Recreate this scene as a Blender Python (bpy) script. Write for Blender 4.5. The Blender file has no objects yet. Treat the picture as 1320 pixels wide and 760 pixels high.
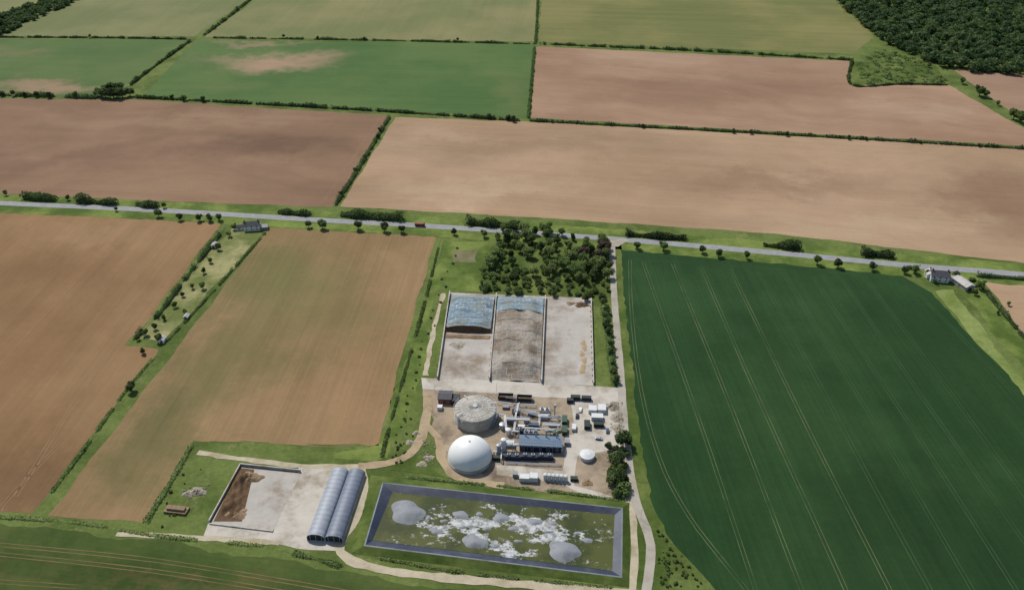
import bpy, math, random
import numpy as np
from mathutils import Vector
random.seed(7); rng=np.random.default_rng(7)
R=math.radians
H=350.0; F=1124.0; PT=R(33)
C=bpy.context.scene.collection
def P(px,py,z=0.0):
    xc=(px-660)/F; yc=-(py-380)/F
    dy=math.cos(PT)+yc*math.sin(PT); dz=-math.sin(PT)+yc*math.cos(PT)
    t=(H-z)/(-dz)
    return Vector((xc*t,dy*t,z))
RP=R(-4)
K=1.3
def S(r,g,b,k=K):
    def f(c):
        c/=255.0
        c=c/12.92 if c<=0.04045 else ((c+0.055)/1.055)**2.4
        return min(c/k,0.85)
    return (f(r),f(g),f(b),1)
# ---------------------------------------------------------------- materials
class NT:
    def __init__(s,name,rough=.85,spec=.2,metal=0):
        m=bpy.data.materials.new(name); m.use_nodes=True; s.m=m; s.t=m.node_tree; s.t.nodes.clear()
        s.o=s.t.nodes.new('ShaderNodeOutputMaterial'); s.b=s.t.nodes.new('ShaderNodeBsdfPrincipled')
        s.t.links.new(s.b.outputs[0],s.o.inputs[0])
        s.b.inputs['Roughness'].default_value=rough; s.b.inputs['Specular IOR Level'].default_value=spec
        s.b.inputs['Metallic'].default_value=metal
        s.geo=s.t.nodes.new('ShaderNodeNewGeometry'); s.tc=s.t.nodes.new('ShaderNodeTexCoord')
        s.pos=s.geo.outputs['Position']; s.obj=s.tc.outputs['Object']
    def n(s,t,**k):
        x=s.t.nodes.new(t)
        for a,b in k.items(): setattr(x,a,b)
        return x
    def put(s,inp,v):
        if isinstance(v,bpy.types.NodeSocket): s.t.links.new(v,inp)
        else: inp.default_value=v
    def math(s,op,a,b=0.0,clamp=False):
        x=s.n('ShaderNodeMath',operation=op,use_clamp=clamp); s.put(x.inputs[0],a); s.put(x.inputs[1],b); return x.outputs[0]
    def vec(s,op,a,b=(0,0,0)):
        x=s.n('ShaderNodeVectorMath',operation=op); s.put(x.inputs[0],a); s.put(x.inputs[1],b)
        return x.outputs['Value'] if op=='LENGTH' else x.outputs[0]
    def mix(s,f,a,b,bl='MIX'):
        x=s.n('ShaderNodeMixRGB',blend_type=bl); s.put(x.inputs[0],f); s.put(x.inputs[1],a); s.put(x.inputs[2],b); return x.outputs[0]
    def noise(s,v,sc,det=4,ro=.55,col=False):
        x=s.n('ShaderNodeTexNoise'); s.put(x.inputs['Vector'],v); x.inputs['Scale'].default_value=sc
        x.inputs['Detail'].default_value=det; x.inputs['Roughness'].default_value=ro
        return x.outputs['Color' if col else 'Fac']
    def mr(s,v,a,b,c=0.0,d=1.0,smooth=True):
        x=s.n('ShaderNodeMapRange'); x.interpolation_type='SMOOTHSTEP' if smooth else 'LINEAR'
        s.put(x.inputs[0],v)
        for i,q in enumerate((a,b,c,d)): x.inputs[i+1].default_value=q
        return x.outputs[0]
    def rot(s,v,ang,sx,sy):
        a=s.n('ShaderNodeMapping'); a.inputs['Rotation'].default_value=(0,0,-ang); s.put(a.inputs[0],v)
        b=s.n('ShaderNodeMapping'); b.inputs['Scale'].default_value=(sx,sy,1); s.put(b.inputs[0],a.outputs[0]); return b.outputs[0]
    def bright(s,col,fac,lo,hi):
        g=s.mr(fac,.25,.75,lo,hi,False); cc=s.n('ShaderNodeCombineColor')
        for i in range(3): s.t.links.new(g,cc.inputs[i])
        return s.mix(1.0,col,cc.outputs[0],'MULTIPLY')
    def bump(s,h,st,dist=1.0):
        x=s.n('ShaderNodeBump'); x.inputs['Strength'].default_value=st; x.inputs['Distance'].default_value=dist
        s.put(x.inputs['Height'],h); s.t.links.new(x.outputs[0],s.b.inputs['Normal'])
    def fin(s,col): s.put(s.b.inputs['Base Color'],col); return s.m
def simple(name,c,rough=.75,var=.15,scale=.6,spec=.3,metal=0,dirt=None,dirtamt=.5,world=False,bump=0):
    t=NT(name,rough,spec,metal); v=t.pos if world else t.obj
    n=t.noise(v,scale,6,.65); col=t.bright(c,n,1-var,1+var)
    if dirt: col=t.mix(t.mr(t.noise(v,scale*.37,6,.7),.45,.68,0,dirtamt),col,dirt)
    if bump: t.bump(t.noise(v,scale*4,4,.7),bump,.3)
    return t.fin(col)
def corrug(name,c,period,axis=0,rough=.55,spec=.3,var=.1,dirt=None):
    t=NT(name,rough,spec); sx=t.n('ShaderNodeSeparateXYZ'); t.put(sx.inputs[0],t.obj)
    w=t.math('SINE',t.math('MULTIPLY',sx.outputs[axis],6.283/period))
    col=t.bright(c,t.noise(t.obj,.35,6,.65),1-var,1+var)
    col=t.bright(col,t.math('ADD',t.math('MULTIPLY',w,.25),.5),.9,1.08)
    if dirt: col=t.mix(t.mr(t.noise(t.obj,.2,6,.7),.48,.7,0,.5),col,dirt)
    t.bump(w,.25,.05); return t.fin(col)
def ang(a,b):
    d=P(*b)-P(*a); return math.atan2(d.y,d.x)
def field(name,c1,c2,a,stripe=.06,blobs=(),nsc=.004,fine=.1,wide=.06,thr=(.38,.64),speck=None,soil=.03):
    t=NT(name,.95,.1)
    big=t.noise(t.pos,nsc,7,.6)
    col=t.mix(t.mr(big,thr[0],thr[1]),c1,c2)
    wob=t.vec('ADD',t.pos,t.vec('MULTIPLY',t.vec('SUBTRACT',t.noise(t.pos,.009,6,.7,True),(.5,.5,.5)),(190,190,0)))
    wb2=t.vec('ADD',t.pos,t.vec('MULTIPLY',t.vec('SUBTRACT',t.noise(t.pos,.004,2,.5,True),(.5,.5,.5)),(260,260,0)))
    for (px,py,rx,ry,c,am) in blobs:
        p0=P(px,py); wx=abs((P(px+rx,py)-p0).x); wy=abs((P(px,py-ry)-P(px,py+ry)).y)/2
        d=t.vec('LENGTH',t.vec('MULTIPLY',t.vec('SUBTRACT',wob,tuple((p0.x,p0.y,0))),(1/wx,1/wy,0)))
        f=t.mr(d,1.45,.1,0,am)
        col=t.mix(f,col,c)
    col=t.bright(col,t.noise(t.rot(wb2,a,1/420,1/42),1,6,.62),1-soil*1.2,1+soil)
    n1=t.noise(t.rot(t.pos,a,1/160,1/1.7),1,3,.6); n2=t.noise(t.rot(t.pos,a,1/500,1/13),1,4,.65)
    col=t.bright(col,n1,1-stripe,1+stripe); col=t.bright(col,n2,1-wide,1+wide)
    col=t.bright(col,t.noise(t.pos,.25,5,.75),1-fine,1+fine)
    col=t.bright(col,t.noise(t.pos,.03,5,.7),1-fine*.6,1+fine*.6)
    if speck: col=t.mix(t.mr(t.noise(t.pos,.09,6,.75),.55,.72,0,.6),col,speck)
    t.bump(t.noise(t.pos,.6,3,.7),.25,.5)
    return t.fin(col)
def ground_mat():
    t=NT('grass ground',.95,.1)
    g=t.mix(t.mr(t.noise(t.pos,.02,7,.7),.38,.62),S(82,98,46),S(110,124,66))
    g=t.mix(t.mr(t.noise(t.pos,.06,6,.75),.54,.7,0,.7),g,S(136,136,88))
    g=t.bright(g,t.noise(t.pos,.4,5,.75),.72,1.25)
    v=t.n('ShaderNodeTexVoronoi'); v.inputs['Scale'].default_value=.0028; t.put(v.inputs['Vector'],t.rot(t.pos,R(12),1,.6))
    sp=t.n('ShaderNodeSeparateColor'); t.put(sp.inputs[0],v.outputs['Color'])
    far=t.mix(t.mr(sp.outputs[0],.45,.5),S(70,92,54),S(142,122,102)); far=t.mix(t.mr(sp.outputs[1],.6,.65,0,.7),far,S(112,122,82))
    far=t.bright(far,t.noise(t.pos,.006,6,.6),.85,1.15)
    d=t.vec('LENGTH',t.vec('SUBTRACT',t.pos,(0,700,0)))
    return t.fin(t.mix(t.mr(d,1500,1600),g,far))
M={}
M['ground']=ground_mat()
dA=ang((305,295),(50,660)); dT=ang((830,340),(975,760))
M['grass']=field('verge grass',S(84,104,46),S(120,134,68),0,.05,nsc=.03,fine=.22,speck=S(66,86,40))
M['rough']=field('rough grass',S(74,92,40),S(108,120,62),0,.05,nsc=.025,fine=.3,speck=S(52,70,32))
M['lime']=field('fresh grass strip',S(112,130,64),S(134,146,84),0,.05,nsc=.03,fine=.2,speck=S(88,108,54))
M['garden']=field('garden grass',S(110,120,66),S(154,150,104),dA,.08,nsc=.03,fine=.25,speck=S(68,88,44))
M['olive1']=field('pale olive crop',S(116,122,80),S(132,132,90),ang((100,0),(20,46)),.05,nsc=.006,fine=.05)
M['olive2']=field('pale olive crop east',S(118,124,80),S(138,134,92),ang((325,0),(262,48)),.05,nsc=.006,fine=.05)
M['olive3']=field('olive crop stripes',S(112,116,68),S(132,128,80),ang((700,10),(1080,20)),.08,nsc=.006,fine=.05,wide=.1)
M['green4']=field('young green crop',S(84,108,62),S(98,116,68),ang((0,80),(200,84)),.05,[(70,112,110,9,S(154,130,104),.95),(30,62,60,6,S(120,116,80),.7)],.006,.06)
M['green5']=field('young green crop bare patches',S(78,106,58),S(94,116,66),ang((260,60),(680,68)),.06,[(355,80,90,12,S(166,140,114),1),(330,56,70,4,S(146,128,102),.8),(650,120,40,30,S(106,116,70),.7),(300,112,60,9,S(108,118,72),.5)],.006,.06)
so_=.11
M['brown6']=field('bare soil north east',S(152,122,98),S(168,138,112),ang((700,70),(1000,88)),.03,[(900,115,200,16,S(136,107,86),.5),(1180,135,90,14,S(176,150,124),.7),(850,75,140,8,S(172,146,122),.6)],.005,.05,soil=so_)
M['brown7']=field('bare soil far east',S(156,128,104),S(168,142,118),0,.03,fine=.05,soil=so_)
M['brown8']=field('bare soil dark',S(134,107,85),S(150,121,96),ang((0,190),(400,205)),.05,[(330,192,140,16,S(110,85,69),.6),(60,205,130,13,S(116,90,73),.5),(250,150,180,10,S(156,130,103),.6),(180,240,200,12,S(154,126,99),.6)],.005,.05,soil=so_)
M['brown9']=field('bare soil pale',S(164,137,108),S(178,150,121),ang((480,170),(1250,215)),.05,[(980,232,180,17,S(140,112,88),.6),(700,190,150,12,S(148,121,96),.5),(1290,262,70,40,S(134,104,82),.65),(620,245,140,15,S(190,166,135),.7),(1100,285,170,13,S(182,158,128),.7),(560,175,80,8,S(184,158,128),.6)],.005,.05,soil=so_)
M['brown10']=field('bare soil west',S(138,108,76),S(153,123,88),dA,.07,[(60,370,130,50,S(122,93,66),.55),(130,300,140,18,S(162,132,99),.6),(40,600,100,50,S(108,84,58),.6)],.006,.06,.09,soil=.09)
M['brown11']=field('soil with green flush',S(140,116,82),S(154,127,92),dA,.09,[(350,350,90,50,S(108,109,66),.75),(300,450,80,80,S(108,105,66),.7),(225,545,80,70,S(98,99,60),.7),(420,380,70,60,S(124,115,74),.55),(460,500,70,70,S(160,129,94),.6),(130,640,70,20,S(148,120,88),.6)],.007,.07,.10,soil=.08)
M['crop']=field('dark green crop',S(38,66,35),S(50,77,42),dT,.11,[(1180,690,170,110,S(34,58,31),.5),(860,430,60,110,S(54,82,48),.4),(1240,480,90,70,S(48,74,40),.5),(1000,380,160,26,S(54,82,48),.4)],.008,.10,.12,soil=.07)
M['bottom']=field('olive green bottom crop',S(64,82,38),S(84,96,50),ang((0,690),(450,745)),.09,[(250,745,160,12,S(104,92,58),.55),(60,720,90,10,S(90,88,52),.5)],.02,.15,.16)
M['tarmac']=simple('road tarmac',S(152,152,154),.9,.12,.08,.2,world=True)
M['lane']=simple('pale lane',S(178,170,156),.9,.14,.15,.2,dirt=S(138,128,108),dirtamt=.6,world=True)
M['track']=simple('stone track',S(192,180,154),.95,.16,.2,.1,dirt=S(142,132,96),dirtamt=.6,world=True)
M['worn']=simple('worn earth track',S(180,160,130),.95,.2,.15,.1,dirt=S(136,116,90),dirtamt=.8,world=True)
M['conc']=simple('concrete yard',S(200,193,180),.9,.12,.12,.2,dirt=S(154,142,122),dirtamt=.95,world=True)
M['conc2']=simple('clamp concrete',S(184,178,168),.85,.18,.08,.25,dirt=S(138,122,102),dirtamt=.95,world=True)
M['dirt']=simple('yard dirt',S(168,152,130),.95,.25,.12,.1,dirt=S(110,95,78),dirtamt=.9,world=True)
M['paint']=simple('road paint',S(230,230,226),.7,.05)
M['tram']=simple('tram soil',S(98,108,72),.95,.35,.06,.1,dirt=S(52,78,46),dirtamt=.95,world=True)
M['tram2']=simple('faint tram soil',S(62,86,54),.95,.2,.06,.1,dirt=S(46,72,40),dirtamt=.9,world=True)
M['soilmark']=simple('wheel mark soil',S(160,132,100),.95,.15,.1,.1,dirt=S(142,112,80),dirtamt=.95,world=True)
M['grassmark']=simple('wheel mark olive',S(124,108,72),.95,.2,.1,.1,dirt=S(90,92,54),dirtamt=.9,world=True)
M['bare']=simple('bare earth patch',S(128,122,92),.95,.25,.1,.1,dirt=S(90,98,56),dirtamt=.9,world=True)
M['wallc']=simple('concrete wall',S(192,186,174),.85,.14,.3,.2,dirt=S(140,130,114),dirtamt=.8)
M['white']=simple('white paint',S(236,238,236),.5,.06,.3,.3,dirt=S(190,186,176),dirtamt=.4)
M['dome']=simple('gas dome membrane',S(240,240,236,1.25),.5,.03,.15,.35,dirt=S(206,206,200,1.25),dirtamt=.4)
M['steel']=simple('galvanised steel',S(176,182,188),.4,.12,.5,.5,metal=.4)
M['dark']=simple('dark steel',S(52,56,62),.6,.2,.5)
M['navy']=corrug('navy cladding',S(46,56,76),.6)
M['greenm']=corrug('green container',S(58,88,68),.5)
M['dgreen']=corrug('dark green container',S(40,54,44),.5)
M['cwhite']=corrug('white container',S(222,224,222),.5,dirt=S(176,170,156))
M['cgrey']=corrug('grey container',S(150,154,158),.5,dirt=S(116,110,98))
M['redb']=corrug('red brown cladding',S(120,64,54),.6)
M['blue']=corrug('blue grey roof',S(106,128,150),1.0,dirt=S(130,140,150))
M['bluebox']=corrug('blue container',S(70,90,118),.5)
M['vault']=corrug('curved sheet roof',S(158,165,174),3.2,1,.5,.35,.10,dirt=S(128,132,138))
M['vaultd']=corrug('darker curved roof',S(118,127,142),3.2,1,.5,.35,.12,dirt=S(92,100,114))  # darker blue grey than the neighbouring curved roof
M['tankroof']=simple('tank roof',S(190,184,172),.8,.15,.3,.2,dirt=S(146,137,122),dirtamt=.85)
M['ribm']=simple('tank roof rib',S(222,218,208),.8,.1,.3,.2)
M['slate']=simple('slate roof',S(92,90,94),.8,.2,.8)
M['tile']=simple('pale roof',S(196,192,186),.8,.15,.5,dirt=S(150,140,128))
M['glass']=simple('window glass',S(40,50,60),.15,.1,1,.6)
M['door']=simple('door paint',S(80,66,54),.6,.1)
M['trunk']=simple('bark',S(92,76,60),.9,.2,2)
M['rubber']=simple('tyre rubber',S(24,24,24),.9,.1)
M['redp']=simple('red paint',S(140,52,40),.5,.06,.5,.4)
M['liner']=simple('lagoon liner',S(44,52,72),.5,.2,.12,.45,dirt=S(84,90,102),dirtamt=.8,world=True)
M['rim']=simple('lagoon rim',S(132,136,142),.65,.16,.15,.3,dirt=S(78,84,92),dirtamt=.8,world=True)
M['soil']=simple('silage brown',S(110,88,66),.95,.35,.5,.1,dirt=S(76,60,44),dirtamt=.7,bump=.6)
M['heap']=simple('soil heap',S(152,130,104),.95,.3,.3,.1,dirt=S(114,94,70),dirtamt=.8,bump=.6)
M['grain']=simple('tan feed spill',S(180,158,124),.95,.2,.5,.1,dirt=S(160,146,124),dirtamt=.9,bump=.3)
M['rub']=simple('rubble stone',S(170,162,146),.95,.3,.6,.1,dirt=S(108,100,76),dirtamt=.9,bump=.5)
M['crust']=simple('grey membrane mound',S(140,144,148),.6,.12,.3,.3,dirt=S(104,108,112),dirtamt=.7)
def brickish(name,c1,c2,line,sc,rz=0,lw=.03,crk=.25,extra=None):
    t=NT(name,.7,.25)
    wv=t.vec('ADD',t.obj,t.vec('MULTIPLY',t.vec('SUBTRACT',t.noise(t.obj,.15,4,.6,True),(.5,.5,.5)),(3,3,0)))
    b=t.n('ShaderNodeTexBrick'); t.put(b.inputs['Vector'],t.rot(wv,rz,1,1)); b.offset=.5
    b.inputs['Scale'].default_value=sc; b.inputs['Mortar Size'].default_value=lw; b.inputs['Brick Width'].default_value=.9; b.inputs['Row Height'].default_value=.6
    b.inputs['Color1'].default_value=c1; b.inputs['Color2'].default_value=c2; b.inputs['Mortar'].default_value=line
    col=t.mix(t.mr(t.noise(t.obj,.08,6,.72),.4,.62,0,.7),b.outputs['Color'],c2)
    if extra: col=t.mix(t.mr(t.noise(t.obj,.05,5,.65),.47,.6,0,.8),col,extra)
    n=t.noise(t.obj,.5,5,.7); col=t.bright(col,n,1-crk,1+crk); t.bump(n,.9,1.0)
    return t.fin(col)
M['sheetblue']=brickish('blue silage sheet',S(150,170,180),S(112,136,148),S(204,210,212),.17,extra=S(140,146,140))
M['sheettan']=brickish('netted silage cover',S(160,152,138),S(128,112,94),S(190,186,176),.13,0,.02,.2,extra=S(176,168,156))
def leaf(name,a,b,rnd=.35,vs=.16,tr=.42):
    t=NT(name,.75,.15); oi=t.n('ShaderNodeObjectInfo')
    col=t.mix(t.mr(t.noise(t.pos,vs,4,.7),.36,.64),a,b)
    col=t.bright(col,t.math('ADD',t.math('MULTIPLY',oi.outputs['Random'],.5),.25),1-rnd,1+rnd)
    col=t.bright(col,t.noise(t.pos,1.1,2,.6),.75,1.25)
    tl_=t.n('ShaderNodeBsdfTranslucent'); t.put(tl_.inputs[0],t.mix(1.0,col,(1.2,1.3,.8,1),'MULTIPLY'))
    mx=t.n('ShaderNodeMixShader'); mx.inputs[0].default_value=tr
    t.t.links.new(t.b.outputs[0],mx.inputs[1]); t.t.links.new(tl_.outputs[0],mx.inputs[2]); t.t.links.new(mx.outputs[0],t.o.inputs[0])
    return t.fin(col)
M['leaf']=leaf('tree leaves',(.092,.138,.044,1),(.150,.195,.072,1))
M['leafd']=leaf('dark leaves',(.060,.094,.038,1),(.105,.142,.056,1))
M['leafl']=leaf('light leaves',(.15,.20,.07,1),(.21,.25,.10,1))
M['leafp']=leaf('purple leaves',(.11,.08,.07,1),(.14,.10,.085,1))
M['wood']=leaf('woodland leaves',(.042,.082,.032,1),(.105,.150,.058,1),0,.045,.35)
def water_mat():
    t=NT('lagoon water',.12,.5)
    w=t.mix(t.mr(t.noise(t.pos,.05,5,.6),.4,.6),S(64,72,28),S(88,92,40))
    o=P(630,683)
    v=t.vec('SUBTRACT',t.pos,tuple(o)); v=t.rot(v,R(-7),1/62,1/16)
    m=t.mr(t.vec('LENGTH',t.vec('MULTIPLY',v,(1,1,0))),1.3,.35,0,1)
    st=t.noise(t.rot(t.pos,R(-9),.7,1.2),.07,9,.74)
    s=t.mr(t.math('ADD',st,t.math('MULTIPLY',m,.13)),.615,.63)
    sc=t.mix(t.mr(t.noise(t.pos,.35,7,.75),.36,.6),S(118,120,116),S(204,206,204))
    sp=t.math('MULTIPLY',t.mr(t.noise(t.pos,.28,8,.8),.56,.6),t.mr(t.math('ADD',st,t.math('MULTIPLY',m,.1)),.52,.60))
    f=t.math('MAXIMUM',s,sp)
    col=t.mix(f,w,sc); t.put(t.b.inputs['Roughness'],t.mr(f,0,1,.12,.8))
    return t.fin(col)
M['water']=water_mat()
# ---------------------------------------------------------------- mesh helpers
class MB:
    def __init__(s): s.v=[]; s.f=[]
    def add(s,V,Fc):
        o=len(s.v); s.v+= [tuple(a) for a in V]; s.f+=[tuple(i+o for i in f) for f in Fc]; return s
    def box(s,x,y,z,sx,sy,sz,rz=0):
        c,n=math.cos(rz),math.sin(rz); V=[]
        for dz in (0,sz):
            for dx,dy in ((-1,-1),(1,-1),(1,1),(-1,1)):
                a,b=dx*sx/2,dy*sy/2; V.append((x+a*c-b*n,y+a*n+b*c,z+dz))
        return s.add(V,[(3,2,1,0),(4,5,6,7),(0,1,5,4),(1,2,6,5),(2,3,7,6),(3,0,4,7)])
    def cyl(s,x,y,z0,z1,r0,r1=None,n=16,axis='z'):
        r1=r0 if r1 is None else r1; V=[]
        for z,r in ((z0,r0),(z1,r1)):
            for i in range(n):
                a=i*2*math.pi/n; q=(r*math.cos(a),r*math.sin(a))
                if axis=='z': V.append((x+q[0],y+q[1],z))
                else: V.append((x+q[0],z,y+q[1]))
        fs=[(i,(i+1)%n,n+(i+1)%n,n+i) for i in range(n)]+[tuple(range(n-1,-1,-1)),tuple(range(n,2*n))]
        return s.add(V,fs)
    def tube(s,pts,r,n=6):
        pts=[Vector(p) for p in pts]; V=[]; L=len(pts)
        for i,p in enumerate(pts):
            d=(pts[min(i+1,L-1)]-pts[max(i-1,0)]).normalized(); u=d.orthogonal().normalized() if abs(d.z)>.9 else d.cross(Vector((0,0,1))).normalized(); w=d.cross(u)
            for k in range(n):
                a=k*2*math.pi/n; V.append(p+u*r*math.cos(a)+w*r*math.sin(a))
        fs=[(i*n+k,i*n+(k+1)%n,(i+1)*n+(k+1)%n,(i+1)*n+k) for i in range(L-1) for k in range(n)]
        fs+=[tuple(range(n)),tuple(range((L-1)*n,L*n))]
        return s.add(V,fs)
    def extr(s,prof,y0,y1):
        n=len(prof); V=[(x,y0,z) for x,z in prof]+[(x,y1,z) for x,z in prof]
        return s.add(V,[(i,(i+1)%n,n+(i+1)%n,n+i) for i in range(n)]+[tuple(range(n)),tuple(range(2*n-1,n-1,-1))])
    def lathe(s,prof,n=32,x=0,y=0):
        V=[];m=len(prof)
        for r,z in prof:
            for i in range(n):
                a=i*2*math.pi/n; V.append((x+r*math.cos(a),y+r*math.sin(a),z))
        return s.add(V,[(j*n+i,j*n+(i+1)%n,(j+1)*n+(i+1)%n,(j+1)*n+i) for j in range(m-1) for i in range(n)])
    def build(s,name,m,parent=None,smooth=False,loc=None):
        me=bpy.data.meshes.new(name); me.from_pydata(s.v,[],s.f); me.update()
        import bmesh
        b=bmesh.new(); b.from_mesh(me); bmesh.ops.recalc_face_normals(b,faces=b.faces); b.to_mesh(me); b.free()
        me.materials.append(m)
        if smooth: me.polygons.foreach_set('use_smooth',[True]*len(me.polygons))
        o=bpy.data.objects.new(name,me); C.objects.link(o)
        if parent: o.parent=parent
        if loc is not None: o.location=loc
        return o
def tag(o,label,cat,group=None,kind=None):
    o['label']=label; o['category']=cat
    if group: o['group']=group
    if kind: o['kind']=kind
    return o
def thing(name,label,cat,loc=(0,0,0),rz=0,group=None):
    o=bpy.data.objects.new(name,None); C.objects.link(o); o.empty_display_size=1
    o.location=(loc[0],loc[1],loc[2] if len(loc)>2 else 0); o.rotation_euler=(0,0,rz); return tag(o,label,cat,group)
def W(poly): return [P(*p) for p in poly]
def densify(pts,step,jit,closed):
    out=[]; n=len(pts)
    for i in range(n if closed else n-1):
        a,b=pts[i],pts[(i+1)%n]; L=(b-a).length; k=max(1,int(L/step)); nrm=Vector((-(b-a).y,(b-a).x,0)).normalized()
        ph=random.random()*6
        for j in range(k):
            t=j/k; w=(random.random()-.5)*jit+jit*.7*math.sin(ph+j*.6)*(0 if j==0 else 1)
            out.append(a.lerp(b,t)+nrm*w)
    return out
def sheet(name,poly,z,m,jit=1.0,step=6):
    pts=densify(W(poly),step,jit,True)
    o=MB().add([(p.x,p.y,z) for p in pts],[tuple(range(len(pts)))]).build(name,M[m])
    o['kind']='structure'; 
    if o.data.polygons[0].normal.z<0: o.data.flip_normals()
    return o
def smoothpath(pts,step=5):
    out=[]
    for i in range(len(pts)-1):
        p0=pts[max(i-1,0)];p1=pts[i];p2=pts[i+1];p3=pts[min(i+2,len(pts)-1)]
        k=max(2,int((p2-p1).length/step))
        for j in range(k):
            t=j/k; out.append(.5*((2*p1)+(p2-p0)*t+(2*p0-5*p1+4*p2-p3)*t*t+(3*p1-p0-3*p2+p3)*t**3))
    out.append(pts[-1]); return out
def rib_add(mb,pts,w,z,jit=0,off=0):
    V=[];n=len(pts)
    for i,p in enumerate(pts):
        d=(pts[min(i+1,n-1)]-pts[max(i-1,0)]).normalized(); s=Vector((-d.y,d.x,0))
        a=w/2+random.uniform(-jit,jit); b=w/2+random.uniform(-jit,jit)
        q=p+s*(off+a); r=p+s*(off-b); V+=[(q.x,q.y,z),(r.x,r.y,z)]
    mb.add(V,[(2*i,2*i+1,2*i+3,2*i+2) for i in range(n-1)])
def ribbon(name,poly,w,z,m,jit=.3,step=5):
    mb=MB(); rib_add(mb,smoothpath(W(poly),step),w,z,jit); o=mb.build(name,M[m]); o['kind']='structure'; return o
def leafquads(pts,size,flat=.0):
    n=len(pts); a=rng.normal(size=(n,3)); a[:,2]*=(1-flat); a/=np.linalg.norm(a,axis=1)[:,None]
    b=rng.normal(size=(n,3)); b-=a*(a*b).sum(1)[:,None]; b/=np.linalg.norm(b,axis=1)[:,None]
    sz=size*rng.uniform(.6,1.4,(n,1)); a=a*sz; b=b*sz*.8
    V=np.stack([pts-a,pts-b,pts+a,pts+b],1).reshape(-1,3)
    Fq=np.arange(4*n).reshape(-1,4); return V,Fq
def npmesh(name,V,Fq,m):
    me=bpy.data.meshes.new(name); me.from_pydata(V.tolist(),[],Fq.tolist()); me.materials.append(m); me.update(); return me
def sph(n):
    a=rng.normal(size=(n,3)); return a/np.linalg.norm(a,axis=1)[:,None]
def lowsphere(c,r):
    V=[];Fc=[];n=7;m=5
    for j in range(m):
        th=math.pi*(j+.5)/m
        for i in range(n):
            a=2*math.pi*i/n; V.append((c[0]+r[0]*math.sin(th)*math.cos(a),c[1]+r[1]*math.sin(th)*math.sin(a),c[2]+r[2]*math.cos(th)))
    for j in range(m-1):
        for i in range(n): Fc.append((j*n+i,j*n+(i+1)%n,(j+1)*n+(i+1)%n,(j+1)*n+i))
    return V,Fc
def crown(kind,m,lobes=10,per=100,ls=.045):
    Vs=[];Fs=[];o=0
    for i in range(lobes):
        if kind=='round': c=np.array([random.uniform(-.24,.24),random.uniform(-.24,.24),random.uniform(.42,.78)]); r=random.uniform(.15,.24)
        elif kind=='tall': zz=random.uniform(.3,.9); c=np.array([random.uniform(-.12,.12),random.uniform(-.12,.12),zz]); r=.20*(1.15-zz)+.05
        elif kind=='bush': c=np.array([random.uniform(-.35,.35),random.uniform(-.35,.35),random.uniform(.2,.5)]); r=random.uniform(.22,.34)
        else: c=np.array([random.uniform(-.33,.33),random.uniform(-.33,.33),random.uniform(.45,.75)]); r=random.uniform(.14,.22)
        pts=c+sph(per)*r*rng.uniform(.75,1.12,(per,1)); pts=pts[pts[:,2]>.06]
        V,Q=leafquads(pts,ls*1.1,.2); Vs.append(V); Fs.append(Q+o); o+=len(V)
        V,Q=lowsphere(c,(r*.7,)*3); V=np.array(V); V[:,2]=np.maximum(V[:,2],.04); Vs.append(V); Fs.append(np.array(Q)+o); o+=len(V)
    return npmesh('crown',np.concatenate(Vs),np.concatenate(Fs),m)
def trunkmesh():
    mb=MB(); mb.cyl(0,0,0,.5,.035,.018,8)
    for i in range(4):
        a=i*1.6+.3; mb.tube([(0,0,.28+.05*i),(.09*math.cos(a),.09*math.sin(a),.45+.04*i),(.18*math.cos(a),.18*math.sin(a),.6)],.01,5)
    o=mb.build('trunk',M['trunk']); me=o.data; bpy.data.objects.remove(o); return me
TR=trunkmesh()
CR={'round':[crown('round',M['leaf']) for _ in range(4)],'dark':[crown('round',M['leafd']) for _ in range(3)],
    'light':[crown('round',M['leafl']) for _ in range(2)],'tall':[crown('tall',M['leafd'],12,70) for _ in range(2)],
    'bush':[crown('bush',M['leaf'],8,90,.07) for _ in range(3)],'bushl':[crown('bush',M['leafl'],7,90,.07) for _ in range(2)],'purple':[crown('round',M['leafp'])]}
def tree(p,h,kind,label,cat='tree',group=None,name='tree',wf=1.0):
    t=thing(name,label,cat,p,random.uniform(0,6.28),group); t.scale=(h*wf*random.uniform(.9,1.12),h*wf*random.uniform(.9,1.12),h)
    for nm,me in (('trunk',TR),('crown',random.choice(CR[kind]))):
        o=bpy.data.objects.new(nm,me); C.objects.link(o); o.parent=t
    return t
def lumpf(seed):
    r=random.Random(seed); A=[(r.uniform(.02,.4),r.uniform(0,6.28),r.uniform(.1,.25)) for _ in range(6)]
    return lambda s: 1+sum(a*math.sin(k*s+p) for k,p,a in A)*1.0
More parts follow.
